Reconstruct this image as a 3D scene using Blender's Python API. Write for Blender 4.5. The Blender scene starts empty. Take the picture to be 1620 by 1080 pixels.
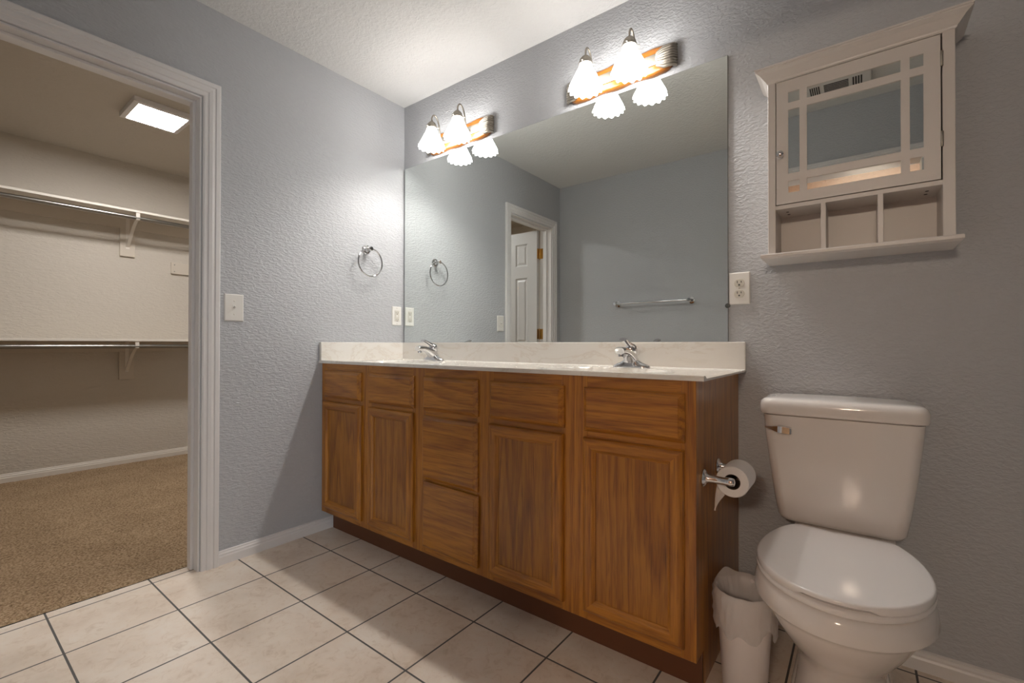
import bpy, bmesh, math, random
from mathutils import Vector, Matrix, noise

random.seed(7)
scene = bpy.context.scene
col = scene.collection
pi = math.pi

# ------------------------------------------------------------------ camera
F_PX = 723.475
CAM = Vector((2.2536, -1.8425, 0.9731))
yaw, pitch, roll = math.radians(37.4093), math.radians(0.36933), math.radians(0.08451)
fw = Vector((-math.sin(yaw) * math.cos(pitch), math.cos(yaw) * math.cos(pitch), math.sin(pitch)))
rt = Vector((math.cos(yaw), math.sin(yaw), 0))
up = rt.cross(fw)
r2 = rt * math.cos(roll) + up * math.sin(roll)
u2 = -rt * math.sin(roll) + up * math.cos(roll)
cam_data = bpy.data.cameras.new('camera')
cam_data.sensor_width = 36.0
cam_data.lens = F_PX / 1620 * 36.0
cam_data.clip_start = 0.01
cam = bpy.data.objects.new('camera', cam_data)
col.objects.link(cam)
mw = Matrix((r2, u2, -fw)).transposed().to_4x4()
mw.translation = CAM
cam.matrix_world = mw
scene.camera = cam

# ------------------------------------------------------------------ light
world = bpy.data.worlds.new('world')
scene.world = world
world.use_nodes = True
world.node_tree.nodes['Background'].inputs[0].default_value = (0.8, 0.85, 0.9, 1)
world.node_tree.nodes['Background'].inputs[1].default_value = 0.02
scene.view_settings.view_transform = 'Standard'
scene.view_settings.look = 'None'
scene.view_settings.gamma = 1.0
scene.view_settings.use_curve_mapping = False
scene.view_settings.exposure = 0.2
SHADE_E = 15.0          # glow of the four vanity shades
BULB_W = 11.0            # bulb inside each shade
CLOSET_E = 110.0         # glow of the closet panel
BEDROOM_W = 74.0        # ceiling lamp of the room behind the camera
FILL_W = 65.0        # area light added in that room as soft fill
scene.cycles.sample_clamp_indirect = 40.0
scene.cycles.blur_glossy = 0.0
scene.cycles.max_bounces = 14
scene.cycles.diffuse_bounces = 6

# ------------------------------------------------------------------ materials
def new_mat(name):
    m = bpy.data.materials.new(name)
    m.use_nodes = True
    nt = m.node_tree
    return m, nt, nt.nodes['Principled BSDF']

def N(nt, kind, **kw):
    n = nt.nodes.new(kind)
    for k, v in kw.items():
        if k.startswith('i_'):
            n.inputs[k[2:].replace('_', ' ')].default_value = v
        else:
            setattr(n, k, v)
    return n

def L(nt, a, b):
    nt.links.new(a, b)

def coords(nt, scale=(1, 1, 1), loc=(0, 0, 0)):
    tc = N(nt, 'ShaderNodeTexCoord')
    mp = N(nt, 'ShaderNodeMapping')
    mp.inputs['Scale'].default_value = scale
    mp.inputs['Location'].default_value = loc
    L(nt, tc.outputs['Object'], mp.inputs['Vector'])
    return mp.outputs['Vector']

def ramp(nt, fac, stops):
    r = N(nt, 'ShaderNodeValToRGB')
    els = r.color_ramp.elements
    while len(els) < len(stops):
        els.new(0.5)
    for e, (p, c) in zip(els, stops):
        e.position = p
        e.color = (*c, 1)
    L(nt, fac, r.inputs['Fac'])
    return r.outputs['Color']

def plain(name, c, rough=0.5, metal=0.0, coat=0.0, spec=0.5, bump=None):
    m, nt, b = new_mat(name)
    b.inputs['Base Color'].default_value = (*c, 1)
    b.inputs['Roughness'].default_value = rough
    b.inputs['Metallic'].default_value = metal
    b.inputs['Coat Weight'].default_value = coat
    b.inputs['Coat Roughness'].default_value = 0.08
    b.inputs['Specular IOR Level'].default_value = spec
    if bump:
        sc, st, dist = bump
        nz = N(nt, 'ShaderNodeTexNoise')
        nz.inputs['Scale'].default_value = sc
        nz.inputs['Detail'].default_value = 3
        L(nt, coords(nt), nz.inputs['Vector'])
        bp = N(nt, 'ShaderNodeBump')
        bp.inputs['Strength'].default_value = st
        bp.inputs['Distance'].default_value = dist
        L(nt, nz.outputs['Fac'], bp.inputs['Height'])
        L(nt, bp.outputs['Normal'], b.inputs['Normal'])
    return m

def wall_paint(name, c, rough=0.5, strength=0.36, dist=0.004, scale=85, stretch=(0.8, 0.5, 1.4)):
    """orange peel / knockdown drywall texture"""
    m, nt, b = new_mat(name)
    b.inputs['Roughness'].default_value = rough
    v = coords(nt, stretch)
    n1 = N(nt, 'ShaderNodeTexNoise')
    n1.inputs['Scale'].default_value = scale
    n1.inputs['Detail'].default_value = 2.5
    n1.inputs['Roughness'].default_value = 0.45
    n1.inputs['Distortion'].default_value = 0.6
    L(nt, v, n1.inputs['Vector'])
    rp = N(nt, 'ShaderNodeValToRGB')
    rp.color_ramp.elements[0].position = 0.40
    rp.color_ramp.elements[1].position = 0.62
    L(nt, n1.outputs['Fac'], rp.inputs['Fac'])
    bp = N(nt, 'ShaderNodeBump')
    bp.inputs['Strength'].default_value = strength
    bp.inputs['Distance'].default_value = dist
    L(nt, rp.outputs['Color'], bp.inputs['Height'])
    L(nt, bp.outputs['Normal'], b.inputs['Normal'])
    n2 = N(nt, 'ShaderNodeTexNoise')
    n2.inputs['Scale'].default_value = 1.3
    n2.inputs['Detail'].default_value = 2
    L(nt, v, n2.inputs['Vector'])
    lo = tuple(x * 0.97 for x in c)
    L(nt, ramp(nt, n2.outputs['Fac'], [(0.3, lo), (0.7, c)]), b.inputs['Base Color'])
    return m

def oak(name, along, k=1.0):
    """golden oak, grain along axis 'x' or 'z'"""
    m, nt, b = new_mat(name)
    if along == 'z':
        s_big, s_fine, s_pore = (1, 1, 0.07), (110, 110, 7.0), (420, 420, 12)
    else:
        s_big, s_fine, s_pore = (0.07, 1, 1), (7.0, 110, 110), (12, 420, 420)
    big = N(nt, 'ShaderNodeTexNoise')
    big.inputs['Scale'].default_value = 5.0
    big.inputs['Detail'].default_value = 2.0
    big.inputs['Distortion'].default_value = 0.3
    L(nt, coords(nt, s_big, (3.1, 1.7, 0.4)), big.inputs['Vector'])
    mul = N(nt, 'ShaderNodeMath', operation='MULTIPLY')
    mul.inputs[1].default_value = 12.0
    L(nt, big.outputs['Fac'], mul.inputs[0])
    fr = N(nt, 'ShaderNodeMath', operation='FRACT')
    L(nt, mul.outputs[0], fr.inputs[0])
    c1 = ramp(nt, fr.outputs[0], [(0.0, (0.45 * k, 0.180 * k, 0.014 * k)), (0.5, (0.415 * k, 0.162 * k, 0.0115 * k)), (0.86, (0.295 * k, 0.103 * k, 0.0065 * k)), (1.0, (0.425 * k, 0.168 * k, 0.013 * k))])
    fine = N(nt, 'ShaderNodeTexNoise')
    fine.inputs['Scale'].default_value = 1.0
    fine.inputs['Detail'].default_value = 3
    L(nt, coords(nt, s_fine), fine.inputs['Vector'])
    c2 = ramp(nt, fine.outputs['Fac'], [(0.36, (0.58, 0.50, 0.42)), (0.54, (1, 1, 1))])
    mx = N(nt, 'ShaderNodeMix', data_type='RGBA', blend_type='MULTIPLY')
    mx.inputs['Factor'].default_value = 0.6
    L(nt, c1, mx.inputs['A'])
    L(nt, c2, mx.inputs['B'])
    pore = N(nt, 'ShaderNodeTexNoise')
    pore.inputs['Scale'].default_value = 1.0
    pore.inputs['Detail'].default_value = 1
    L(nt, coords(nt, s_pore), pore.inputs['Vector'])
    c3 = ramp(nt, pore.outputs['Fac'], [(0.30, (0.45, 0.40, 0.36)), (0.42, (1, 1, 1))])
    mx2 = N(nt, 'ShaderNodeMix', data_type='RGBA', blend_type='MULTIPLY')
    mx2.inputs['Factor'].default_value = 0.6
    L(nt, mx.outputs['Result'], mx2.inputs['A'])
    L(nt, c3, mx2.inputs['B'])
    L(nt, mx2.outputs['Result'], b.inputs['Base Color'])
    b.inputs['Roughness'].default_value = 0.36
    b.inputs['Coat Weight'].default_value = 0.35
    b.inputs['Coat Roughness'].default_value = 0.2
    bp = N(nt, 'ShaderNodeBump')
    bp.inputs['Strength'].default_value = 0.12
    bp.inputs['Distance'].default_value = 0.001
    L(nt, pore.outputs['Fac'], bp.inputs['Height'])
    L(nt, bp.outputs['Normal'], b.inputs['Normal'])
    return m

def tile_floor():
    T = 0.3025
    m, nt, b = new_mat('cream ceramic tile')
    br = N(nt, 'ShaderNodeTexBrick', offset=0.0, squash=1.0)
    br.inputs['Scale'].default_value = 1.0
    br.inputs['Brick Width'].default_value = T
    br.inputs['Row Height'].default_value = T
    br.inputs['Mortar Size'].default_value = 0.0032
    br.inputs['Mortar Smooth'].default_value = 0.15
    L(nt, coords(nt, (1, 1, 1), (0.0405 + 10 * T, 0.6434 + 20 * T, 0)), br.inputs['Vector'])
    big = N(nt, 'ShaderNodeTexNoise')
    big.inputs['Scale'].default_value = 4.0
    big.inputs['Detail'].default_value = 6
    big.inputs['Roughness'].default_value = 0.6
    L(nt, coords(nt), big.inputs['Vector'])
    small = N(nt, 'ShaderNodeTexNoise')
    small.inputs['Scale'].default_value = 24
    small.inputs['Detail'].default_value = 6
    small.inputs['Roughness'].default_value = 0.7
    small.inputs['Distortion'].default_value = 1.2
    L(nt, coords(nt), small.inputs['Vector'])
    c1 = ramp(nt, big.outputs['Fac'], [(0.32, (0.66, 0.56, 0.465)), (0.5, (0.77, 0.68, 0.585)), (0.68, (0.81, 0.745, 0.665))])
    c2 = ramp(nt, small.outputs['Fac'], [(0.30, (0.80, 0.72, 0.64)), (0.48, (1, 0.97, 0.94)), (0.7, (1, 1, 1))])
    mx = N(nt, 'ShaderNodeMix', data_type='RGBA', blend_type='MULTIPLY')
    mx.inputs['Factor'].default_value = 0.8
    L(nt, c1, mx.inputs['A'])
    L(nt, c2, mx.inputs['B'])
    mg = N(nt, 'ShaderNodeMix', data_type='RGBA')
    L(nt, br.outputs['Fac'], mg.inputs['Factor'])
    L(nt, mx.outputs['Result'], mg.inputs['A'])
    mg.inputs['B'].default_value = (0.105, 0.098, 0.092, 1)
    L(nt, mg.outputs['Result'], b.inputs['Base Color'])
    rr = N(nt, 'ShaderNodeMapRange')
    rr.inputs['To Min'].default_value = 0.33
    rr.inputs['To Max'].default_value = 0.85
    L(nt, br.outputs['Fac'], rr.inputs['Value'])
    L(nt, rr.outputs['Result'], b.inputs['Roughness'])
    inv = N(nt, 'ShaderNodeMath', operation='SUBTRACT')
    inv.inputs[0].default_value = 1.0
    L(nt, br.outputs['Fac'], inv.inputs[1])
    bp = N(nt, 'ShaderNodeBump')
    bp.inputs['Strength'].default_value = 0.5
    bp.inputs['Distance'].default_value = 0.002
    L(nt, inv.outputs[0], bp.inputs['Height'])
    bp2 = N(nt, 'ShaderNodeBump')
    bp2.inputs['Strength'].default_value = 0.1
    bp2.inputs['Distance'].default_value = 0.002
    L(nt, small.outputs['Fac'], bp2.inputs['Height'])
    L(nt, bp.outputs['Normal'], bp2.inputs['Normal'])
    L(nt, bp2.outputs['Normal'], b.inputs['Normal'])
    return m

def carpet_mat():
    m, nt, b = new_mat('tan carpet')
    b.inputs['Roughness'].default_value = 0.95
    b.inputs['Specular IOR Level'].default_value = 0.1
    n1 = N(nt, 'ShaderNodeTexNoise')
    n1.inputs['Scale'].default_value = 130
    n1.inputs['Detail'].default_value = 3
    L(nt, coords(nt), n1.inputs['Vector'])
    n2 = N(nt, 'ShaderNodeTexNoise')
    n2.inputs['Scale'].default_value = 5
    n2.inputs['Detail'].default_value = 4
    L(nt, coords(nt), n2.inputs['Vector'])
    c1 = ramp(nt, n1.outputs['Fac'], [(0.30, (0.20, 0.13, 0.07)), (0.52, (0.42, 0.295, 0.18)), (0.72, (0.58, 0.43, 0.285))])
    c2 = ramp(nt, n2.outputs['Fac'], [(0.3, (0.78, 0.76, 0.74)), (0.7, (1, 1, 1))])
    mx = N(nt, 'ShaderNodeMix', data_type='RGBA', blend_type='MULTIPLY')
    mx.inputs['Factor'].default_value = 0.8
    L(nt, c1, mx.inputs['A'])
    L(nt, c2, mx.inputs['B'])
    L(nt, mx.outputs['Result'], b.inputs['Base Color'])
    bp = N(nt, 'ShaderNodeBump')
    bp.inputs['Strength'].default_value = 0.9
    bp.inputs['Distance'].default_value = 0.012
    L(nt, n1.outputs['Fac'], bp.inputs['Height'])
    L(nt, bp.outputs['Normal'], b.inputs['Normal'])
    return m

def marble():
    m, nt, b = new_mat('cultured marble')
    v = N(nt, 'ShaderNodeTexNoise')
    v.inputs['Scale'].default_value = 3.2
    v.inputs['Detail'].default_value = 7
    v.inputs['Roughness'].default_value = 0.62
    v.inputs['Distortion'].default_value = 1.6
    L(nt, coords(nt, (0.8, 1, 1.6)), v.inputs['Vector'])
    c = ramp(nt, v.outputs['Fac'], [(0.28, (0.68, 0.64, 0.58)), (0.40, (0.74, 0.71, 0.66)), (0.495, (0.75, 0.72, 0.67)), (0.515, (0.68, 0.63, 0.565)), (0.54, (0.75, 0.72, 0.67)), (0.8, (0.79, 0.77, 0.73))])
    L(nt, c, b.inputs['Base Color'])
    b.inputs['Roughness'].default_value = 0.14
    b.inputs['Coat Weight'].default_value = 0.3
    b.inputs['Coat Roughness'].default_value = 0.05
    return m

def emit(name, c, s):
    m = bpy.data.materials.new(name)
    m.use_nodes = True
    nt = m.node_tree
    nt.nodes.remove(nt.nodes['Principled BSDF'])
    e = N(nt, 'ShaderNodeEmission')
    e.inputs['Color'].default_value = (*c, 1)
    e.inputs['Strength'].default_value = s
    L(nt, e.outputs[0], nt.nodes['Material Output'].inputs['Surface'])
    return m

def bag_mat():
    m = bpy.data.materials.new('thin white plastic film')
    m.use_nodes = True
    nt = m.node_tree
    b = nt.nodes['Principled BSDF']
    b.inputs['Base Color'].default_value = (0.80, 0.78, 0.77, 1)
    b.inputs['Roughness'].default_value = 0.35
    tl = N(nt, 'ShaderNodeBsdfTranslucent')
    tl.inputs['Color'].default_value = (0.85, 0.82, 0.80, 1)
    tp = N(nt, 'ShaderNodeBsdfTransparent')
    m1 = N(nt, 'ShaderNodeMixShader')
    m1.inputs[0].default_value = 0.35
    L(nt, b.outputs[0], m1.inputs[1])
    L(nt, tl.outputs[0], m1.inputs[2])
    m2 = N(nt, 'ShaderNodeMixShader')
    m2.inputs[0].default_value = 0.32
    L(nt, m1.outputs[0], m2.inputs[1])
    L(nt, tp.outputs[0], m2.inputs[2])
    L(nt, m2.outputs[0], nt.nodes['Material Output'].inputs['Surface'])
    return m

M = {}
WALL = (0.455, 0.465, 0.485)
M['wall'] = wall_paint('blue grey wall paint', WALL)
M['ceil'] = wall_paint('white textured ceiling', (0.68, 0.68, 0.675), rough=0.8, strength=0.3, scale=60, stretch=(1, 1, 1))
M['closet'] = wall_paint('beige closet paint', (0.55, 0.50, 0.43), rough=0.7, strength=0.3, scale=60)
M['bed'] = wall_paint('tan room paint', (0.21, 0.118, 0.072), rough=0.7, strength=0.3, scale=60)
M['tile'] = tile_floor()
M['carpet'] = carpet_mat()
M['trim'] = plain('white semi gloss trim', (0.72, 0.70, 0.69), 0.32)
M['door'] = plain('white painted door', (0.58, 0.57, 0.565), 0.38)
M['oakz'] = oak('golden oak upright grain', 'z')
M['oakx'] = oak('golden oak level grain', 'x')
M['oakp'] = oak('golden oak veneer panel', 'z', 0.86)
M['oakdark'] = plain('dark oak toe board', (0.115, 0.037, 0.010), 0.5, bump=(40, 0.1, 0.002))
M['gap'] = plain('cabinet interior', (0.10, 0.045, 0.015), 0.8)
M['marble'] = marble()
M['chrome'] = plain('polished chrome', (0.72, 0.72, 0.73), 0.07, 1.0)
M['nickel'] = plain('brushed nickel', (0.36, 0.33, 0.285), 0.45, 1.0)
M['steel'] = plain('dark galvanised rod', (0.30, 0.29, 0.27), 0.3, 1.0)
M['brass'] = plain('old brass', (0.46, 0.27, 0.07), 0.32, 1.0)
M['mirror'] = plain('silvered mirror glass', (0.86, 0.90, 0.875), 0.0, 1.0)
M['mirror_edge'] = plain('mirror edge', (0.06, 0.065, 0.06), 0.3)
M['cabwhite'] = plain('white lacquered wood', (0.66, 0.62, 0.59), 0.35)
M['porcelain'] = plain('white vitreous china', (0.76, 0.72, 0.69), 0.09, coat=0.3)
M['seat'] = plain('white plastic seat', (0.78, 0.75, 0.735), 0.10)
M['plastic'] = plain('white switch plastic', (0.74, 0.72, 0.68), 0.3)
M['ivory'] = plain('ivory receptacle', (0.60, 0.57, 0.50), 0.35)
M['dark'] = plain('dark slot', (0.02, 0.02, 0.02), 0.6)
M['can'] = plain('white plastic can', (0.74, 0.70, 0.69), 0.35)
M['bag'] = bag_mat()
M['paper'] = plain('white tissue paper', (0.80, 0.77, 0.75), 0.9, bump=(160, 0.3, 0.002))
M['core'] = plain('brown card core', (0.10, 0.065, 0.04), 0.9)
M['closetwhite'] = plain('cream shelf paint', (0.68, 0.63, 0.56), 0.45)
M['closetbeige'] = plain('beige painted board', (0.56, 0.50, 0.42), 0.55)
M['glow'] = emit('lit frosted glass', (1.0, 0.965, 0.925), SHADE_E)
nt = M['glow'].node_tree                     # thin glass lets part of the bulb's light straight through
tp = N(nt, 'ShaderNodeBsdfTransparent')
ms = N(nt, 'ShaderNodeMixShader')
ms.inputs[0].default_value = 0.25
L(nt, [n for n in nt.nodes if n.type == 'EMISSION'][0].outputs[0], ms.inputs[1])
L(nt, tp.outputs[0], ms.inputs[2])
L(nt, ms.outputs[0], nt.nodes['Material Output'].inputs['Surface'])
M['bulb'] = emit('lit bulb', (1.0, 0.82, 0.64), BEDROOM_W / (3 * 4 * pi * 0.045 ** 2 * pi))
M['panel'] = emit('lit panel', (1.0, 0.97, 0.95), CLOSET_E)
M['oakgold'] = plain('honey oak lamp board', (0.30, 0.105, 0.014), 0.25, coat=0.3)

# ------------------------------------------------------------------ mesh helpers
def box(bm, lo, hi, bevel=0.0, seg=2):
    lo, hi = Vector(lo), Vector(hi)
    c, s = (lo + hi) / 2, hi - lo
    r = bmesh.ops.create_cube(bm, size=1.0, matrix=Matrix.Translation(c) @ Matrix.Diagonal((s.x, s.y, s.z, 1)))
    if bevel > 0:
        vs = set(r['verts'])
        es = [e for e in bm.edges if e.verts[0] in vs and e.verts[1] in vs]
        bmesh.ops.bevel(bm, geom=es, offset=bevel, segments=seg, affect='EDGES', profile=0.5)
    return bm

def B(lo, hi, bevel=0.0, seg=2):
    return box(bmesh.new(), lo, hi, bevel, seg)

def loft(bm, rings, cap0=True, cap1=True, closed=True):
    vr = [[bm.verts.new(p) for p in r] for r in rings]
    n = len(rings[0])
    for a, b in zip(vr, vr[1:]):
        for i in range(n if closed else n - 1):
            j = (i + 1) % n
            try:
                bm.faces.new((a[i], a[j], b[j], b[i]))
            except ValueError:
                pass
    if cap0:
        bm.faces.new(list(reversed(vr[0])))
    if cap1:
        bm.faces.new(vr[-1])
    return bm

def circ(c, ax1, ax2, r1, r2=None, n=24):
    c, ax1, ax2 = Vector(c), Vector(ax1), Vector(ax2)
    r2 = r1 if r2 is None else r2
    return [c + ax1 * (r1 * math.cos(2 * pi * i / n)) + ax2 * (r2 * math.sin(2 * pi * i / n)) for i in range(n)]

def lathe(bm, c, axis, prof, n=28, cap0=True, cap1=True):
    """prof: list of (radius, distance along axis)"""
    axis = Vector(axis).normalized()
    a1 = axis.orthogonal().normalized()
    a2 = axis.cross(a1)
    c = Vector(c)
    return loft(bm, [circ(c + axis * h, a1, a2, max(r, 1e-4), n=n) for r, h in prof], cap0, cap1)

def tube(bm, pts, r, n=12, closed=False, cap=True):
    pts = [Vector(p) for p in pts]
    k = len(pts)
    rs = r if isinstance(r, (list, tuple)) else [r] * k
    rings = []
    ref = None
    for i, p in enumerate(pts):
        if closed:
            t = (pts[(i + 1) % k] - pts[i - 1]).normalized()
        else:
            t = (pts[min(i + 1, k - 1)] - pts[max(i - 1, 0)]).normalized()
        if ref is None:
            ref = t.orthogonal().normalized()
        ref = (ref - t * ref.dot(t)).normalized()
        b = t.cross(ref)
        rings.append(circ(p, ref, b, rs[i], n=n))
    if closed:
        rings.append(rings[0])
        vr = [[bm.verts.new(q) for q in rg] for rg in rings[:-1]]
        for i in range(k):
            a, b2 = vr[i], vr[(i + 1) % k]
            off = 0
            if i == k - 1:   # find best rotation between last and first
                off = min(range(n), key=lambda o: sum((a[q].co - b2[(q + o) % n].co).length for q in range(n)))
            for q in range(n):
                bm.faces.new((a[q], a[(q + 1) % n], b2[(q + 1 + off) % n], b2[(q + off) % n]))
        return bm
    return loft(bm, rings, cap, cap)

def bez(p0, p1, p2, p3, n=12):
    p0, p1, p2, p3 = map(Vector, (p0, p1, p2, p3))
    out = []
    for i in range(n + 1):
        t = i / n
        out.append(p0 * (1 - t) ** 3 + p1 * 3 * t * (1 - t) ** 2 + p2 * 3 * t * t * (1 - t) + p3 * t ** 3)
    return out

def rrect(x0, x1, y0, y1, z, r, n=6):
    pts = []
    for cx, cy, a0 in ((x1 - r, y1 - r, 0), (x0 + r, y1 - r, pi / 2), (x0 + r, y0 + r, pi), (x1 - r, y0 + r, 3 * pi / 2)):
        for i in range(n + 1):
            a = a0 + pi / 2 * i / n
            pts.append(Vector((cx + r * math.cos(a), cy + r * math.sin(a), z)))
    return pts

ROOT_LOC = {}

def obj(name, bm, mats, parent=None, smooth=False, angle=35):
    """link one mesh object; geometry is given in world space"""
    loc = ROOT_LOC.get(parent.name) if parent else None
    bmesh.ops.remove_doubles(bm, verts=bm.verts, dist=1e-6)
    bmesh.ops.recalc_face_normals(bm, faces=bm.faces)
    if loc is not None:
        bmesh.ops.translate(bm, verts=bm.verts, vec=-loc)
    me = bpy.data.meshes.new(name)
    bm.to_mesh(me)
    bm.free()
    for m in (mats if isinstance(mats, (list, tuple)) else [mats]):
        me.materials.append(m)
    o = bpy.data.objects.new(name, me)
    col.objects.link(o)
    if parent:
        o.parent = parent
        ROOT_LOC[o.name] = loc
    if smooth:
        for p in me.polygons:
            p.use_smooth = True
        try:
            me.set_sharp_from_angle(angle=math.radians(angle))
        except AttributeError:
            pass
    return o

def tag(o, label, cat, group=None):
    o['label'] = label
    o['category'] = cat
    if group:
        o['group'] = group
    return o

def thing(name, loc, label, cat, group=None):
    o = bpy.data.objects.new(name, None)
    o.empty_display_size = 0.05
    col.objects.link(o)
    o.location = loc
    ROOT_LOC[o.name] = Vector(loc)
    return tag(o, label, cat, group)

def struct(name, bm, m, smooth=False):
    o = obj(name, bm, m, None, smooth)
    o['kind'] = 'structure'
    return o

def copy_tree(o, parent=None):
    c = o.copy()
    col.objects.link(c)
    if parent:
        c.parent = parent
        c.matrix_parent_inverse = o.matrix_parent_inverse.copy()
    for ch in o.children:
        copy_tree(ch, c)
    return c

# ------------------------------------------------------------------ room shell
H = 2.44
XR = 3.35            # right wall
YF = -1.857          # front wall, the camera stands in its doorway
WT = 0.12            # wall thickness
DY0, DY1, DZ = -1.712, -1.097, 2.036      # closet door opening in the left wall
FX0, FX1, FZ = 1.72, 2.53, 2.036          # doorway in the front wall
CX = -2.47           # closet far wall
CY0, CY1 = -2.75, 0.12

struct('floor', B((-0.09, YF - WT - 0.02, -0.05), (XR, 0, 0)), M['tile'])
struct('ceiling', B((-WT, YF - WT, H), (XR + WT, WT, H + 0.08)), M['ceil'])
bm = bmesh.new()
box(bm, (-WT, DY1, -0.05), (0, CY1, H))
box(bm, (-WT, CY0, -0.05), (0, DY0, H))
box(bm, (-WT, DY0, DZ), (0, DY1, H))
wall_left = struct('wall_left', bm, [M['wall'], M['closet']])
for p in wall_left.data.polygons:      # the closet side is painted beige
    if p.normal.x < -0.5:
        p.material_index = 1
struct('wall_back', B((0, 0, -0.05), (XR + WT, WT, H)), M['wall'])
struct('wall_right', B((XR, YF - WT, -0.05), (XR + WT, 0, H)), M['wall'])
bm = bmesh.new()
box(bm, (0, YF - WT, -0.05), (FX0, YF, H))
box(bm, (FX1, YF - WT, -0.05), (XR, YF, H))
box(bm, (FX0, YF - WT, FZ), (FX1, YF, H))
wall_front = struct('wall_front', bm, [M['wall'], M['bed']])
for p in wall_front.data.polygons:
    if p.normal.y < -0.5:
        p.material_index = 1

# closet
bm = bmesh.new()
nx, ny = 90, 110
for i in range(nx + 1):
    for j in range(ny + 1):
        x = CX + (-0.092 - CX) * i / nx
        y = CY0 + (CY1 - CY0) * j / ny
        if i == nx:
            x += 0.004 * noise.noise((y * 60, 3, 1))
        bm.verts.new((x, y, 0.010 + 0.003 * noise.noise((x * 35, y * 35, 0)) - (0.008 if i == nx else 0)))
bm.verts.ensure_lookup_table()
for i in range(nx):
    for j in range(ny):
        a = i * (ny + 1) + j
        bm.faces.new((bm.verts[a], bm.verts[a + ny + 1], bm.verts[a + ny + 2], bm.verts[a + 1]))
struct('floor_closet', bm, M['carpet'], True)
struct('ceiling_closet', B((CX - 0.1, CY0 - 0.1, H), (-WT, CY1 + 0.1, H + 0.08)), M['closet'])
struct('wall_closet_far', B((CX - 0.1, CY0 - 0.1, -0.05), (CX, CY1 + 0.1, H)), M['closet'])
struct('wall_closet_right', B((CX, CY1, -0.05), (-WT, CY1 + 0.1, H)), M['closet'])
struct('wall_closet_left', B((CX, CY0 - 0.1, -0.05), (-WT, CY0, H)), M['closet'])

# room behind the camera, seen only as the warm strip in the cabinet mirror
BX0, BX1, BY = 0.4, 4.4, -5.2
struct('floor_bedroom', B((BX0, BY, -0.05), (BX1, YF - WT - 0.02, 0.008)), M['carpet'])
struct('ceiling_bedroom', B((BX0 - 0.1, BY - 0.1, H), (BX1 + 0.1, YF - WT, H + 0.08)), M['bed'])
struct('wall_bedroom_far', B((BX0, BY - 0.1, -0.05), (BX1, BY, H)), M['bed'])
struct('wall_bedroom_left', B((BX0 - 0.1, BY, -0.05), (BX0, YF - WT, H)), M['bed'])
struct('wall_bedroom_right', B((BX1, BY, -0.05), (BX1 + 0.1, YF - WT, H)), M['bed'])
bm = bmesh.new()
box(bm, (XR, YF - WT, -0.05), (BX1, YF - WT + 0.1, H))
struct('wall_bedroom_near', bm, M['bed'])

# casing profile: (distance from opening edge, projection from the wall)
CAS = [(0.0, 0.0), (0.0, 0.008), (0.006, 0.011), (0.018, 0.011), (0.022, 0.015), (0.034, 0.017), (0.044, 0.015), (0.048, 0.019), (0.062, 0.019), (0.066, 0.016), (0.066, 0.0)]

def casing(axis, a0, a1, z1, plane, out):
    """door casing on three sides; axis 'y' on an x-plane wall or 'x' on a y-plane wall"""
    rings = []
    for (t, zt) in ((('s', a1), 0.0), (('c', a1), z1), (('c', a0), z1), (('s', a0), 0.0)):
        kind, a = t
        sgn = 1 if a == a1 else -1
        ring = []
        for d, p in CAS:
            aa = a + sgn * (d + 0.004)
            zz = 0.0 if kind == 's' else z1 + d + 0.004
            ring.append(Vector((plane + out * p, aa, zz)) if axis == 'y' else Vector((aa, plane + out * p, zz)))
        rings.append(ring)
    return loft(bmesh.new(), rings, True, True)

struct('trim_1', casing('y', DY0, DY1, DZ, 0.0, 1), M['trim'])
struct('trim_2', casing('y', DY0, DY1, DZ, -WT, -1), M['trim'])
struct('trim_3', casing('x', FX0, FX1, FZ, YF, 1), M['trim'])
# jamb linings with stops
JT = 0.006
bm = bmesh.new()
box(bm, (-WT - 0.001, DY1 - JT, 0), (0.001, DY1, DZ))
box(bm, (-WT - 0.001, DY0, 0), (0.001, DY0 + JT, DZ))
box(bm, (-WT - 0.001, DY0 + JT, DZ - JT), (0.001, DY1 - JT, DZ))
box(bm, (-0.082, DY1 - JT - 0.012, 0), (-0.045, DY1 - JT, DZ - JT), 0.002)
box(bm, (-0.082, DY0 + JT, 0), (-0.045, DY0 + JT + 0.012, DZ - JT), 0.002)
box(bm, (-0.082, DY0 + JT + 0.012, DZ - JT - 0.012), (-0.045, DY1 - JT - 0.012, DZ - JT), 0.002)
struct('trim_4', bm, M['trim'])
bm = bmesh.new()
box(bm, (FX0, YF - WT, 0), (FX0 + JT, YF, FZ))
box(bm, (FX1 - JT, YF - WT, 0), (FX1, YF, FZ))
box(bm, (FX0 + JT, YF - WT, FZ - JT), (FX1 - JT, YF, FZ))
struct('trim_5', bm, M['trim'])

# baseboards: stepped colonial profile
BB = [(0.0, 0.0), (0.013, 0.0), (0.013, 0.034), (0.010, 0.040), (0.010, 0.046), (0.006, 0.052), (0.006, 0.057), (0.0, 0.060)]

def baseboard(p0, p1, out, k=1.0):
    p0, p1, out = Vector(p0), Vector(p1), Vector(out)
    return loft(bmesh.new(), [[p + out * d + Vector((0, 0, z * k)) for d, z in BB] for p in (p0, p1)])

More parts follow.
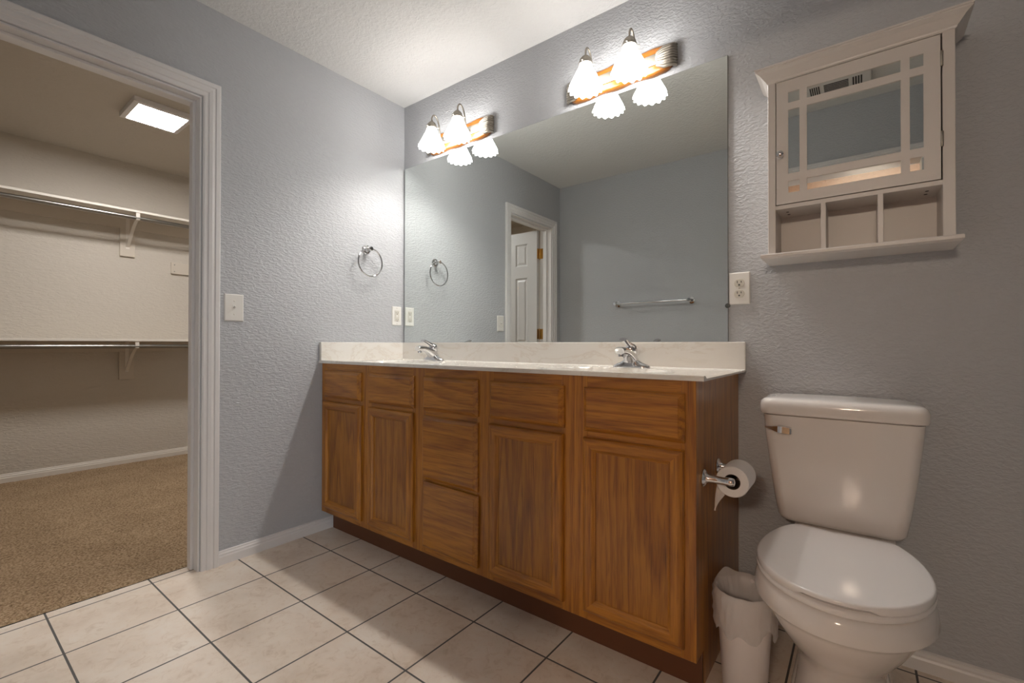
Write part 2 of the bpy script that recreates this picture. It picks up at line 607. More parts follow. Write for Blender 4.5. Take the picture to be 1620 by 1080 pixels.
struct('baseboard_left', baseboard((0, DY1 + 0.071, 0), (0, -0.475, 0), (1, 0, 0)), M['trim'])
struct('baseboard_back', baseboard((1.895, 0, 0), (XR, 0, 0), (0, -1, 0)), M['trim'])
struct('baseboard_front', baseboard((0.0, YF, 0), (FX0 - 0.072, YF, 0), (0, 1, 0)), M['trim'])
struct('baseboard_right', baseboard((XR, 0, 0), (XR, YF, 0), (-1, 0, 0)), M['trim'])
struct('baseboard_closet', baseboard((CX, CY0, 0.004), (CX, CY1, 0.004), (1, 0, 0), 1.1), M['closetwhite'])

# closet door, swung open into the closet (seen in the big mirror)
door = thing('door_1', (-WT - 0.006, -1.702, 0.012), 'white six panel door swung open into the closet, seen in the wall mirror', 'door')
door['kind'] = 'structure'
dx0, dx1, dyA, dyB = -0.735, -0.132, -1.702, -1.668
bm = bmesh.new()
xs = [dx0, dx0 + 0.108, dx0 + 0.247, dx1 - 0.247, dx1 - 0.108, dx1]
zs = [0.014, 0.215, 0.83, 0.985, 1.60, 1.71, 1.92, 2.028]
holes = {(1, 1), (3, 1), (1, 3), (3, 3), (1, 5), (3, 5)}
for i in range(5):
    for j in range(7):
        x0, x1, z0, z1 = xs[i], xs[i + 1], zs[j], zs[j + 1]
        if (i, j) in holes:
            # raised panel: recess then raised field, on both faces
            for y, s in ((dyA, 1), (dyB, -1)):
                def q(ins, dep):
                    return [Vector((x0 + ins, y + s * dep, z0 + ins)), Vector((x1 - ins, y + s * dep, z0 + ins)), Vector((x1 - ins, y + s * dep, z1 - ins)), Vector((x0 + ins, y + s * dep, z1 - ins))]
                loft(bm, [q(0, 0), q(0.012, 0.008), q(0.020, 0.008), q(0.034, 0.002)], False, True)
        else:
            for y in (dyA, dyB):
                bm.faces.new([bm.verts.new(v) for v in ((x0, y, z0), (x1, y, z0), (x1, y, z1), (x0, y, z1))])
for x in (dx0, dx1):
    bm.faces.new([bm.verts.new(v) for v in ((x, dyA, zs[0]), (x, dyB, zs[0]), (x, dyB, zs[-1]), (x, dyA, zs[-1]))])
for z in (zs[0], zs[-1]):
    bm.faces.new([bm.verts.new(v) for v in ((dx0, dyA, z), (dx1, dyA, z), (dx1, dyB, z), (dx0, dyB, z))])
obj('door_leaf', bm, M['door'], door)
for z in (0.27, 1.07, 1.815):
    bm = bmesh.new()
    lathe(bm, (-0.1268, -1.7115, z - 0.048), (0, 0, 1), [(0.006, -0.004), (0.0072, 0), (0.0072, 0.096), (0.006, 0.10)], 12)
    box(bm, (-0.120, -1.7058, z - 0.047), (-0.086, -1.7040, z + 0.047))
    box(bm, (-0.1318, -1.701, z - 0.047), (-0.1302, -1.671, z + 0.047))
    obj('hinge', bm, M['brass'], door, True)['label'] = 'old brass hinge'

# ------------------------------------------------------------------ vanity cabinet
VX0, VX1, VY, VZ0, VZ1 = 0.004, 1.893, -0.54, 0.102, 0.874
van = thing('vanity_cabinet', (0.95, -0.27, 0), 'long golden oak double vanity cabinet standing under the white marble countertop', 'vanity')
# carcass panels
bm = B((VX1 - 0.014, -0.523, VZ0), (VX1, -0.002, VZ1))
box(bm, (VX1 - 0.014, -0.466, 0.0), (VX1, -0.002, VZ0))
obj('side_panel', bm, M['oakz'], van)
bm = B((VX0, -0.523, VZ0), (VX0 + 0.014, -0.002, VZ1))
box(bm, (VX0, -0.466, 0.0), (VX0 + 0.014, -0.002, VZ0))
obj('side_panel', bm, M['oakz'], van)
obj('cabinet_floor', B((VX0 + 0.014, -0.523, VZ0), (VX1 - 0.014, -0.012, VZ0 + 0.014)), M['gap'], van)
obj('back_panel', B((VX0 + 0.014, -0.012, VZ0), (VX1 - 0.014, -0.002, VZ1)), M['gap'], van)
# face frame
fr = bmesh.new()
cols = [(0.05, 0.345), (0.43, 0.72), (0.805, 1.09), (1.172, 1.465), (1.56, 1.853)]
edges = [VX0] + [v for c in cols for v in c] + [VX1]
for i in range(0, len(edges), 2):
    box(fr, (edges[i], VY, VZ0), (edges[i + 1], VY + 0.018, VZ1), 0.0008, 1)
old = set(fr.faces)
for (a, b) in cols:
    for z0, z1 in ((VZ0, VZ0 + 0.045), (0.672, 0.712), (0.828, VZ1)) + (((0.385, 0.425),) if 0.7 < a < 0.9 else ()):
        box(fr, (a, VY + 0.0003, z0), (b, VY + 0.018, z1))
for f in fr.faces:
    if f not in old:
        f.material_index = 1
obj('face_frame', fr, [M['oakz'], M['oakx']], van)
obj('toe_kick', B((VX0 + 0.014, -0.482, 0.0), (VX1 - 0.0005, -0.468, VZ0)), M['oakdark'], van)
FY = VY - 0.0005

def slab_front(x0, x1, z0, z1, y=FY, th=0.019, prof=((0, 0.0), (0, 0.006), (0.004, 0.010), (0.008, 0.0135), (0.012, 0.016), (0.015, 0.019))):
    def q(ins, d):
        return [Vector((x0 + ins, y - d, z0 + ins)), Vector((x1 - ins, y - d, z0 + ins)), Vector((x1 - ins, y - d, z1 - ins)), Vector((x0 + ins, y - d, z1 - ins))]
    return loft(bmesh.new(), [q(a, d) for a, d in prof], True, True)

for x0, x1 in ((0.043, 0.356), (0.419, 0.735), (1.161, 1.477), (1.551, 1.864)):
    obj('false_front', slab_front(x0, x1, 0.700, 0.838), M['oakx'], van)
obj('drawer', slab_front(0.797, 1.101, 0.699, 0.839), M['oakx'], van)
obj('drawer', slab_front(0.793, 1.100, 0.414, 0.676), M['oakx'], van)
bm = slab_front(0.800, 1.104, 0.131, 0.402, y=FY - 0.003)
bmesh.ops.rotate(bm, verts=bm.verts, cent=(0.95, FY, 0.26), matrix=Matrix.Rotation(math.radians(0.9), 3, 'Y'))
obj('drawer', bm, M['oakx'], van)

def frame_door(x0, x1, z0, z1):
    bm = bmesh.new()
    # mitred frame: profile (inset from outer edge, projection)
    prof = [(0, 0.0), (0, 0.008), (0.003, 0.013), (0.008, 0.0165), (0.014, 0.019), (0.033, 0.019), (0.037, 0.0165), (0.040, 0.0125), (0.044, 0.010), (0.045, 0.007)]
    rings = []
    for ins, d in prof:
        rings.append([bm.verts.new((x0 + ins, FY - d, z0 + ins)), bm.verts.new((x1 - ins, FY - d, z0 + ins)), bm.verts.new((x1 - ins, FY - d, z1 - ins)), bm.verts.new((x0 + ins, FY - d, z1 - ins))])
    for a, b in zip(rings, rings[1:]):
        for i in range(4):
            f = bm.faces.new((a[i], a[(i + 1) % 4], b[(i + 1) % 4], b[i]))
            f.material_index = 1 if i in (0, 2) else 0
    bm.faces.new(list(reversed(rings[0])))
    d = obj('door', bm, [M['oakz'], M['oakx']], van)
    p = B((x0 + 0.044, FY - 0.0075, z0 + 0.044), (x1 - 0.044, FY - 0.002, z1 - 0.044))
    obj('door_panel', p, M['oakp'], d)
    return d

for x0, x1 in ((0.034, 0.360), (0.419, 0.733), (1.158, 1.475), (1.549, 1.862)):
    frame_door(x0, x1, 0.131, 0.680)

# ------------------------------------------------------------------ countertop with two moulded bowls
TX0, TX1, TYF, TZ0, DECK, LIP = 0.002, 1.918, -0.559, 0.8745, 0.881, 0.889
SINKS = (0.39, 1.51)
top = thing('vanity_countertop', (0.95, -0.28, TZ0), 'white marbled vanity top with two moulded sink bowls, lying on the oak cabinet', 'countertop')
bm = bmesh.new()
ys = [TYF, TYF + 0.002, TYF + 0.006, TYF + 0.016, TYF + 0.028] + [TYF + 0.04 + 0.0095 * i for i in range(52)]
ys = [y for y in ys if y < -0.026] + [-0.024, -0.020, -0.018]
xs = [TX0 + (TX1 - TX0) * i / 192 for i in range(193)]

def deck_z(x, y):
    f = TYF + 0.028
    if y < f:
        t = (y - TYF) / 0.028
        z = LIP - 0.003 if t < 0.05 else (LIP if t < 0.6 else DECK + (LIP - DECK) * 0.0)
    else:
        z = DECK
    if y > -0.03:
        z = DECK + 0.004 * (y + 0.03) / 0.012
    for sx in SINKS:
        r = math.hypot((x - sx) / 0.225, (y + 0.335) / 0.155)
        if r < 1.12:
            if r > 1.0:
                z += 0.003 * math.cos((r - 1.06) / 0.06 * pi / 2) if r < 1.12 else 0
            else:
                z = DECK - 0.125 * (1 - r ** 2.6) ** 0.75
    return z

grid = [[bm.verts.new((x, y, deck_z(x, y))) for y in ys] for x in xs]
for i in range(len(xs) - 1):
    for j in range(len(ys) - 1):
        bm.faces.new((grid[i][j], grid[i + 1][j], grid[i + 1][j + 1], grid[i][j + 1]))
# outer edges, turned down
fl = [bm.verts.new((x, TYF + 0.001, TZ0)) for x in xs]
fl2 = [bm.verts.new((x, TYF + 0.03, TZ0)) for x in xs]
for i in range(len(xs) - 1):
    bm.faces.new((fl[i], fl[i + 1], grid[i + 1][0], grid[i][0]))
    bm.faces.new((fl2[i], fl2[i + 1], fl[i + 1], fl[i]))
for i in (0, len(xs) - 1):
    sd = [bm.verts.new((xs[i], y, TZ0)) for y in ys]
    for j in range(len(ys) - 1):
        bm.faces.new((sd[j], sd[j + 1], grid[i][j + 1], grid[i][j]))
obj('deck', bm, M['marble'], top, True, 40)
obj('backsplash', B((TX0, -0.020, DECK - 0.004), (TX1 + 0.002, -0.001, 0.9835), 0.003), M['marble'], top)
obj('side_splash', B((TX0, TYF + 0.002, DECK - 0.004), (TX0 + 0.019, -0.021, 0.9835), 0.003), M['marble'], top)
for sx in SINKS:
    bm = bmesh.new()
    lathe(bm, (sx, -0.335, DECK - 0.124), (0, 0, 1), [(0.022, 0.0), (0.022, 0.002), (0.017, 0.003), (0.016, -0.001)], 20, True, True)
    obj('drain', bm, M['chrome'], top, True)['label'] = 'chrome drain ring'

# ------------------------------------------------------------------ faucets
def make_faucet(fx, fy, label):
    g = 'matching chrome faucets'
    z0 = DECK + 0.0006
    root = thing('faucet', (fx, fy, z0), label, 'faucet', g)
    bm = bmesh.new()
    rings = []
    for z, rx, ry in ((0, 0.076, 0.025), (0.004, 0.077, 0.026), (0.010, 0.074, 0.0245), (0.016, 0.062, 0.022), (0.022, 0.046, 0.021), (0.030, 0.032, 0.021)):
        ring = []
        for i in range(32):
            a = 2 * pi * i / 32
            ca, sa = math.cos(a), math.sin(a)
            ring.append(Vector((fx + rx * abs(ca) ** 0.8 * (1 if ca >= 0 else -1), fy + ry * abs(sa) ** 0.8 * (1 if sa >= 0 else -1), z0 + z)))
        rings.append(ring)
    loft(bm, rings)
    obj('base', bm, M['chrome'], root, True, 50)
    # spout: sweeps up and forward from the hub to a squared nose
    bm = bmesh.new()
    path = [(0.010, 0.004, 0.029, 0.025), (0.004, 0.026, 0.028, 0.024), (-0.012, 0.042, 0.027, 0.022), (-0.034, 0.055, 0.024, 0.0185), (-0.060, 0.065, 0.0215, 0.016), (-0.086, 0.069, 0.0205, 0.0145), (-0.106, 0.069, 0.0205, 0.0145), (-0.113, 0.068, 0.0185, 0.0125)]
    rings = []
    for k, (dy, dz, rx, rn) in enumerate(path):
        a = path[max(k - 1, 0)]
        b = path[min(k + 1, len(path) - 1)]
        t = Vector((0, b[0] - a[0], b[1] - a[1])).normalized()
        nrm = Vector((1, 0, 0)).cross(t)
        c = Vector((fx, fy + dy, z0 + dz))
        ring = []
        for i in range(24):
            an = 2 * pi * i / 24
            ca, sa = math.cos(an), math.sin(an)
            e = 0.75
            ring.append(c + Vector((1, 0, 0)) * (rx * abs(ca) ** e * (1 if ca >= 0 else -1)) + nrm * (rn * abs(sa) ** e * (1 if sa >= 0 else -1)))
        rings.append(ring)
    loft(bm, rings)
    sp = obj('spout', bm, M['chrome'], root, True, 50)
    bm = bmesh.new()
    lathe(bm, (fx, fy - 0.097, z0 + 0.046), (0, 0, 1), [(0.009, 0), (0.0115, 0.001), (0.0115, 0.013), (0.010, 0.016)], 18)
    obj('aerator', bm, M['chrome'], sp, True)
    # handle: ball cap and lever
    bm = bmesh.new()
    ax = Vector((0, -0.28, 1)).normalized()
    lathe(bm, (fx, fy + 0.006, z0 + 0.046), ax, [(0.019, 0), (0.0205, 0.006), (0.021, 0.014), (0.0235, 0.016), (0.0245, 0.026), (0.022, 0.038), (0.016, 0.046), (0.008, 0.050), (0.001, 0.051)], 26)
    hd = obj('handle', bm, M['chrome'], root, True, 50)
    bm = bmesh.new()
    pts = bez((fx, fy - 0.006, z0 + 0.086), (fx, fy - 0.03, z0 + 0.094), (fx, fy - 0.045, z0 + 0.104), (fx, fy - 0.078, z0 + 0.112), 10)
    rings = []
    for k, p in enumerate(pts):
        t = (pts[min(k + 1, 10)] - pts[max(k - 1, 0)]).normalized()
        nrm = Vector((1, 0, 0)).cross(t)
        w = 0.0155 - 0.005 * math.sin(pi * k / 10)
        h = 0.011 - 0.004 * k / 10
        rings.append(circ(p, (1, 0, 0), nrm, w, h, 16))
    loft(bm, rings)
    obj('lever', bm, M['chrome'], hd, True, 50)
    return root

make_faucet(0.39, -0.115, 'chrome single lever faucet at the left sink, near the side splash')
f2 = copy_tree([o for o in col.objects if o.name == 'faucet'][0])
f2.location = (1.528, -0.115, DECK)
f2['label'] = 'chrome single lever faucet at the right sink, nearer the toilet'

# ------------------------------------------------------------------ wall mirror
MX0, MX1, MZ0, MZ1 = 0.016, 1.860, 0.985, 2.053
mir = thing('wall_mirror', (0.94, 0, MZ0), 'wide frameless mirror on the back wall above the backsplash', 'mirror')
obj('mirror_glass', B((MX0 + 0.001, -0.0070, MZ0), (MX1 - 0.001, -0.0060, MZ1 - 0.001)), M['mirror'], mir)
obj('mirror_backing', B((MX0, -0.0060, MZ0), (MX1, -0.0006, MZ1)), M['mirror_edge'], mir)
bm = bmesh.new()
lathe(bm, (MX1 - 0.002, -0.0055, 1.118), (0, -1, 0), [(0.009, 0), (0.009, 0.002), (0.006, 0.003)], 14)  # flat dark disc standing for a desilvered spot in the mirror
obj('edge_stain', bm, M['mirror_edge'], mir, True)['label'] = 'small dark desilvered spot on the right edge'

# ------------------------------------------------------------------ vanity lights
def make_vanity_light(cx, label):
    zc = 2.128
    root = thing('vanity_light', (cx, 0, zc), label, 'wall light', 'two lamp vanity lights over the mirror')
    hl = 0.242
    # oak board, gently waisted outline, edges rolled over
    def outline(ins):
        pts = []
        n = 44
        for i in range(n + 1):
            u = -1 + 2 * i / n
            w = 0.0545 + 0.003 * math.cos(u * pi * 3.0) * (1 - abs(u) ** 6) - 0.016 * max(0, (abs(u) - 0.86) / 0.14) ** 2
            pts.append((u * (hl - 0.012 - ins), w - ins))
        return pts + [(x, -w) for x, w in reversed(pts)]
    bm = bmesh.new()
    loft(bm, [[Vector((cx + x, -y, zc + z)) for x, z in outline(ins)] for ins, y in ((0, 0.001), (0, 0.010), (0.004, 0.017), (0.010, 0.021), (0.016, 0.0225))])
    obj('backplate', bm, M['oakgold'], root, True, 40)
    # flat metal channel along the middle
    obj('metal_strip', B((cx - hl + 0.05, -0.029, zc - 0.022), (cx + hl - 0.05, -0.0215, zc + 0.022), 0.002), M['nickel'], root)
    # fluted end caps wrapped round the board ends
    for s in (-1, 1):
        bm = bmesh.new()
        n = 60
        rows = []
        for (xo, yk) in ((0.070, 1.0), (0.040, 1.04), (0.018, 1.02), (0.004, 0.80), (-0.003, 0.40)):
            row = []
            for i in range(n + 1):
                v = -1 + 2 * i / n
                fl = 0.0042 * (abs(math.cos(v * pi * 4.5)) ** 0.7)
                zz = v * (0.046 if xo < 0.05 else 0.030)
                yy = 0.030 * yk * (1 - 0.30 * abs(v) ** 3) + fl
                xx = hl - xo + fl * (1.6 if xo < 0.02 else 0)
                row.append(Vector((cx + s * xx, -yy, zc + zz)))
            rows.append(row)
        back = [[Vector((p.x, -0.002, p.z)) for p in rows[-1]]]
        start = [[Vector((p.x, -0.002, p.z)) for p in rows[0]]]
        loft(bm, start + rows + back, False, False, closed=False)
        obj('end_cap', bm, M['nickel'], root, True, 50)
    for s in (-1, 1):
        x = cx + s * 0.098
        y = -0.118
        # gooseneck arm
        p = bez((x, -0.026, zc - 0.012), (x, -0.055, zc - 0.020), (x, -0.055, zc + 0.02), (x, -0.062, zc + 0.055), 10)
        p += bez((x, -0.062, zc + 0.055), (x, -0.070, zc + 0.112), (x, -0.106, zc + 0.132), (x, -0.117, zc + 0.090), 10)[1:]
        p += [Vector((x, y, zc + 0.070))]
        bm = bmesh.new()
        tube(bm, p, 0.0042, 10)
        lathe(bm, (x, -0.028, zc - 0.012), (0, -1, 0), [(0.013, 0), (0.012, 0.004), (0.006, 0.008)], 16)
        obj('arm', bm, M['nickel'], root, True, 50)
        # socket cup
        bm = bmesh.new()
        lathe(bm, (x, y, zc + 0.031), (0, 0, 1), [(0.027, 0.0), (0.0295, 0.001), (0.0295, 0.008), (0.027, 0.010), (0.0265, 0.016), (0.023, 0.026), (0.016, 0.034), (0.008, 0.040), (0.0045, 0.044)], 24)
        cup = obj('socket_cup', bm, M['nickel'], root, True, 50)
        for a in (0.6, 2.7, 4.8):
            bm = bmesh.new()
            d = Vector((math.cos(a), math.sin(a), 0))
            lathe(bm, Vector((x, y, zc + 0.036)) + d * 0.028, d, [(0.0022, 0), (0.0022, 0.008), (0.004, 0.009), (0.004, 0.012)], 8)
            obj('set_screw', bm, M['nickel'], cup, True)
        # scalloped bell shade
        bm = bmesh.new()
        rings = []
        n = 84
        for t, r, amp in ((0, 0.0245, 0), (0.05, 0.0265, 0), (0.15, 0.0300, 0.0003), (0.32, 0.0385, 0.0006), (0.5, 0.0480, 0.001), (0.68, 0.0570, 0.0016), (0.82, 0.0640, 0.0024), (0.93, 0.0695, 0.0026), (1.0, 0.0712, 0.0030)):
            ring = []
            for i in range(n):
                a = 2 * pi * i / n
                rr = r + amp * math.cos(14 * a)
                zz = zc + 0.034 - 0.106 * t - (0.003 * math.cos(14 * a) if t > 0.95 else 0)
                ring.append(Vector((x + rr * math.cos(a), y + rr * math.sin(a), zz)))
            rings.append(ring)
        inner = [[Vector((x + (p.x - x) * 0.95, y + (p.y - y) * 0.95, p.z + 0.001)) for p in r] for r in reversed(rings)]
        loft(bm, rings + inner, False, False)
        obj('glass_shade', bm, M['glow'], root, True, 60)
        ld = bpy.data.lights.new('bulb', 'POINT')
        ld.energy = BULB_W
        ld.color = (1.0, 0.955, 0.90)
        ld.shadow_soft_size = 0.022
        lo = bpy.data.objects.new('bulb', ld)
        col.objects.link(lo)
        lo.parent = root
        lo.location = Vector((x, y, zc - 0.025)) - Vector((cx, 0, zc))
    return root

make_vanity_light(0.4745, 'two lamp vanity light over the left sink, next to the room corner')
vl = copy_tree(bpy.data.objects['vanity_light'])
vl.location = (1.4235, 0, 2.128)
vl['label'] = 'two lamp vanity light over the right sink, nearer the white cabinet'

# ------------------------------------------------------------------ towel ring, bar
ring = thing('towel_ring', (0, -0.272, 1.515), 'round chrome towel ring on the left wall beside the mirror', 'towel ring')
bm = bmesh.new()
lathe(bm, (0, -0.272, 1.515), (1, 0, 0), [(0.026, 0.0005), (0.027, 0.003), (0.024, 0.007), (0.016, 0.009), (0.012, 0.014), (0.011, 0.030), (0.013, 0.036), (0.013, 0.050), (0.010, 0.053)], 26)
obj('wall_post', bm, M['chrome'], ring, True)
bm = bmesh.new()
tube(bm, [(0.040, -0.272 + 0.079 * math.sin(a), 1.438 - 0.079 * math.cos(a) - 0.0) for a in [2 * pi * i / 56 for i in range(56)]], 0.0042, 10, closed=True)
obj('ring', bm, M['chrome'], ring, True)

bar = thing('towel_bar', (0.89, YF, 1.315), 'chrome towel bar on the wall opposite, seen in the big mirror', 'towel bar')
for x in (0.585, 1.20):
    bm = bmesh.new()
    lathe(bm, (x, YF, 1.32), (0, 1, 0), [(0.026, 0.0005), (0.026, 0.006), (0.015, 0.010), (0.012, 0.045), (0.016, 0.052), (0.016, 0.070), (0.012, 0.074)], 22)
    obj('wall_post', bm, M['chrome'], bar, True)
bm = bmesh.new()
tube(bm, [(0.585, YF + 0.061, 1.32), (1.20, YF + 0.061, 1.32)], 0.008, 14)
obj('bar', bm, M['chrome'], bar, True)

# ------------------------------------------------------------------ switch and outlets
def plate(bm, origin, ux, out, w=0.070, h=0.115, th=0.006):
    o, ux, out = Vector(origin), Vector(ux), Vector(out)
    uz = Vector((0, 0, 1))
    def q(ins, d):
        return [o + ux * (sx * (w / 2 - ins)) + uz * (sz * (h / 2 - ins)) + out * d for sx, sz in ((-1, -1), (1, -1), (1, 1), (-1, 1))]
    loft(bm, [q(0, 0.0004), q(0, 0.002), q(0.0015, th - 0.0015), q(0.004, th)])
    return bm

def pbox(bm, o, ux, out, du, dz, w, h, d0, d1, bev=0.0):
    o, ux, out = Vector(o), Vector(ux), Vector(out)
    c = o + ux * du + Vector((0, 0, dz))
    q = lambda d, i: [c + ux * (sx * (w / 2 - i)) + Vector((0, 0, sz * (h / 2 - i))) + out * d for sx, sz in ((-1, -1), (1, -1), (1, 1), (-1, 1))]
    loft(bm, [q(d0, 0), q(d1 - bev, 0), q(d1, bev)])

def screws(o, ux, out, dzs, parent):
    for dz in dzs:
        bm = bmesh.new()
        lathe(bm, Vector(o) + Vector((0, 0, dz)) + Vector(out) * 0.0055, out, [(0.0032, 0), (0.0032, 0.0008), (0.002, 0.0014)], 10)
        obj('screw', bm, M['ivory'], parent, True)

so = Vector((0, -0.966, 1.137))
sw = thing('light_switch', so, 'white toggle light switch on the left wall beside the closet doorway', 'light switch')
obj('wall_plate', plate(bmesh.new(), so, (0, 1, 0), (1, 0, 0), 0.080, 0.122), M['plastic'], sw)
bm = bmesh.new()
pbox(bm, so, (0, 1, 0), (1, 0, 0), 0, 0, 0.011, 0.025, 0.0055, 0.0066)
lathe(bm, so + Vector((0.006, 0, 0.0)), Vector((1, 0, 0.55)), [(0.0048, 0), (0.004, 0.012), (0.003, 0.014)], 10)
obj('toggle', bm, M['plastic'], sw, True)
screws(so, (0, 1, 0), (1, 0, 0), (-0.030, 0.030), sw)

go = Vector((0, -0.057, 1.145))
gf = thing('ground_fault_outlet', go, 'white outlet with test buttons on the left wall, tucked beside the mirror', 'outlet')
obj('wall_plate', plate(bmesh.new(), go, (0, 1, 0), (1, 0, 0), 0.070, 0.115), M['plastic'], gf)
bm = bmesh.new()
pbox(bm, go, (0, 1, 0), (1, 0, 0), 0, 0, 0.034, 0.067, 0.0055, 0.0075, 0.001)
face = obj('receptacle', bm, M['ivory'], gf)
for dz in (0.020, -0.022):
    for dy, zz, w, h in ((-0.0065, 0, 0.0022, 0.008), (0.0065, 0, 0.0022, 0.008), (0, -0.009, 0.005, 0.005)):
        bm = bmesh.new()
        pbox(bm, go, (0, 1, 0), (1, 0, 0), dy, dz + zz, w, h, 0.007, 0.0077)
        obj('slot', bm, M['dark'], face)
for dz in (0.0035, -0.0045):
    bm = bmesh.new()
    pbox(bm, go, (0, 1, 0), (1, 0, 0), 0, dz, 0.016, 0.006, 0.007, 0.0086, 0.0008)
    obj('button', bm, M['plastic'], face)
screws(go, (0, 1, 0), (1, 0, 0), (-0.046, 0.046), gf)

oo = Vector((1.8975, 0, 1.180))
ol = thing('duplex_outlet', oo, 'white double outlet on the back wall at the right edge of the mirror', 'outlet')
obj('wall_plate', plate(bmesh.new(), oo, (1, 0, 0), (0, -1, 0), 0.071, 0.118), M['plastic'], ol)
for dz in (0.0195, -0.0195):
    bm = bmesh.new()
    ringp = []
    for d, k in ((0.0055, 1), (0.0072, 1), (0.0078, 0.95)):
        r = []
        for i in range(28):
            a = 2 * pi * i / 28
            r.append(oo + Vector((k * 0.0172 * math.cos(a), -d, dz + k * max(-0.0140, min(0.0140, 0.0172 * math.sin(a))))))
        ringp.append(r)
    loft(bm, ringp)
    rc = obj('receptacle', bm, M['ivory'], ol)
    for du, zz, w, h in ((-0.0065, 0.004, 0.0024, 0.0085), (0.0065, 0.004, 0.0024, 0.0070), (0, -0.007, 0.0052, 0.0052)):
        bm = bmesh.new()
        pbox(bm, oo, (1, 0, 0), (0, -1, 0), du, dz + zz, w, h, 0.0074, 0.0082)
        obj('slot', bm, M['dark'], rc)
screws(oo, (1, 0, 0), (0, -1, 0), (0.0,), ol)

# ------------------------------------------------------------------ medicine cabinet
ax0, ax1, ad = 2.010, 2.4565, 0.140
az0, az1, adr0, adr1 = 1.268, 1.832, 1.426, 1.8245
xi0, xi1 = 2.032, 2.4305
mc = thing('medicine_cabinet', (2.233, 0, az0), 'white wall cabinet with mirrored door and open cubbies above the toilet', 'cabinet')
obj('side_panel', B((ax0, -ad, az0), (xi0, -0.001, az1), 0.001, 1), M['cabwhite'], mc)
obj('side_panel', B((xi1, -ad, az0), (ax1, -0.001, az1), 0.001, 1), M['cabwhite'], mc)
obj('top_panel', B((xi0, -ad, adr1 + 0.0015), (xi1, -0.001, az1)), M['cabwhite'], mc)
obj('back_panel', B((xi0, -0.012, az0), (xi1, -0.001, adr1)), M['cabwhite'], mc)
sh = obj('shelf', B((xi0, -ad + 0.001, 1.412), (xi1, -0.012, 1.4245)), M['cabwhite'], mc)
for x in (xi0 + 0.028, xi1 - 0.028):
    for y in (-0.055, -0.09):
        bm = bmesh.new()
        lathe(bm, (x, y, 1.4125), (0, 0, -1), [(0.0045, 0), (0.0045, 0.0012)], 10)
        obj('screw_hole', bm, M['dark'], sh)
for x in (2.1605, 2.298):
    obj('divider', B((x - 0.0065, -ad, az0), (x + 0.0065, -0.012, 1.412), 0.0008, 1), M['cabwhite'], mc)
bm = bmesh.new()
loft(bm, [[Vector((a, -0.001, z)), Vector((a, -d, z)), Vector((b, -d, z)), Vector((b, -0.001, z))] for a, b, d, z in
          ((1.995, 2.466, 0.148, 1.252), (1.990, 2.471, 0.160, 1.257), (1.990, 2.471, 0.160, 1.265), (1.992, 2.469, 0.158, 1.268))])
obj('base_shelf', bm, M['cabwhite'], mc)
bm = bmesh.new()
crown = [(0.000, az1 - 0.004), (0.003, az1 - 0.002), (0.004, 1.834), (0.008, 1.838), (0.013, 1.845), (0.020, 1.854), (0.028, 1.860), (0.031, 1.862), (0.031, 1.866), (0.034, 1.867), (0.034, 1.872)]
loft(bm, [[Vector((ax0 - o, -0.001, z)), Vector((ax0 - o, -ad - o, z)), Vector((ax1 + o, -ad - o, z)), Vector((ax1 + o, -0.001, z))] for o, z in crown])
obj('crown_moulding', bm, M['cabwhite'], mc)
# door with nine mirror lights behind a muntin frame
dg = 0.0025
X = [xi0 + dg, 2.0675, 2.0985, 2.1185, 2.3435, 2.363, 2.392, xi1 - dg - 0.001]
Z = [adr0 + 0.001, 1.461, 1.498, 1.522, 1.7275, 1.750, 1.7845, adr1 - 0.001]
bm = bmesh.new()
yA, yB = -ad - 0.0015, -ad + 0.0145
holes = {(i, j) for i in (1, 3, 5) for j in (1, 3, 5)}
for i in range(7):
    for j in range(7):
        if (i, j) in holes:
            for (a, b) in (((X[i], Z[j]), (X[i + 1], Z[j])), ((X[i + 1], Z[j]), (X[i + 1], Z[j + 1])), ((X[i + 1], Z[j + 1]), (X[i], Z[j + 1])), ((X[i], Z[j + 1]), (X[i], Z[j]))):
                bm.faces.new([bm.verts.new(v) for v in ((a[0], yA, a[1]), (b[0], yA, b[1]), (b[0], yB, b[1]), (a[0], yB, a[1]))])
        else:
            for y in (yA, yB):
                bm.faces.new([bm.verts.new(v) for v in ((X[i], y, Z[j]), (X[i + 1], y, Z[j]), (X[i + 1], y, Z[j + 1]), (X[i], y, Z[j + 1]))])
for (a, b) in (((X[0], Z[0]), (X[7], Z[0])), ((X[7], Z[0]), (X[7], Z[7])), ((X[7], Z[7]), (X[0], Z[7])), ((X[0], Z[7]), (X[0], Z[0]))):
    bm.faces.new([bm.verts.new(v) for v in ((a[0], yA, a[1]), (b[0], yA, b[1]), (b[0], yB, b[1]), (a[0], yB, a[1]))])
md = obj('door', bm, M['cabwhite'], mc)
obj('mirror_panel', B((X[1] - 0.006, -ad + 0.0025, Z[1] - 0.006), (X[6] + 0.006, -ad + 0.0055, Z[6] + 0.006)), M['mirror'], md)['label'] = 'mirror behind the door muntins'
bm = bmesh.new()
lathe(bm, (2.0465, yA, 1.584), (0, -1, 0), [(0.008, 0), (0.0065, 0.002), (0.0045, 0.009), (0.009, 0.014), (0.0112, 0.021), (0.0098, 0.026), (0.005, 0.028)], 18)
obj('knob', bm, M['chrome'], md, True)['label'] = 'small chrome knob'
for z in (1.515, 1.735):
    bm = bmesh.new()
    lathe(bm, (xi1 - 0.0012, -ad - 0.0022, z), (0, 0, 1), [(0.0028, 0), (0.0034, 0.001), (0.0034, 0.041), (0.0028, 0.042)], 10)
    box(bm, (xi1 - 0.0028, -ad - 0.001, z + 0.001), (xi1 - 0.0002, -ad + 0.008, z + 0.041))
    obj('hinge', bm, M['nickel'], md, True)

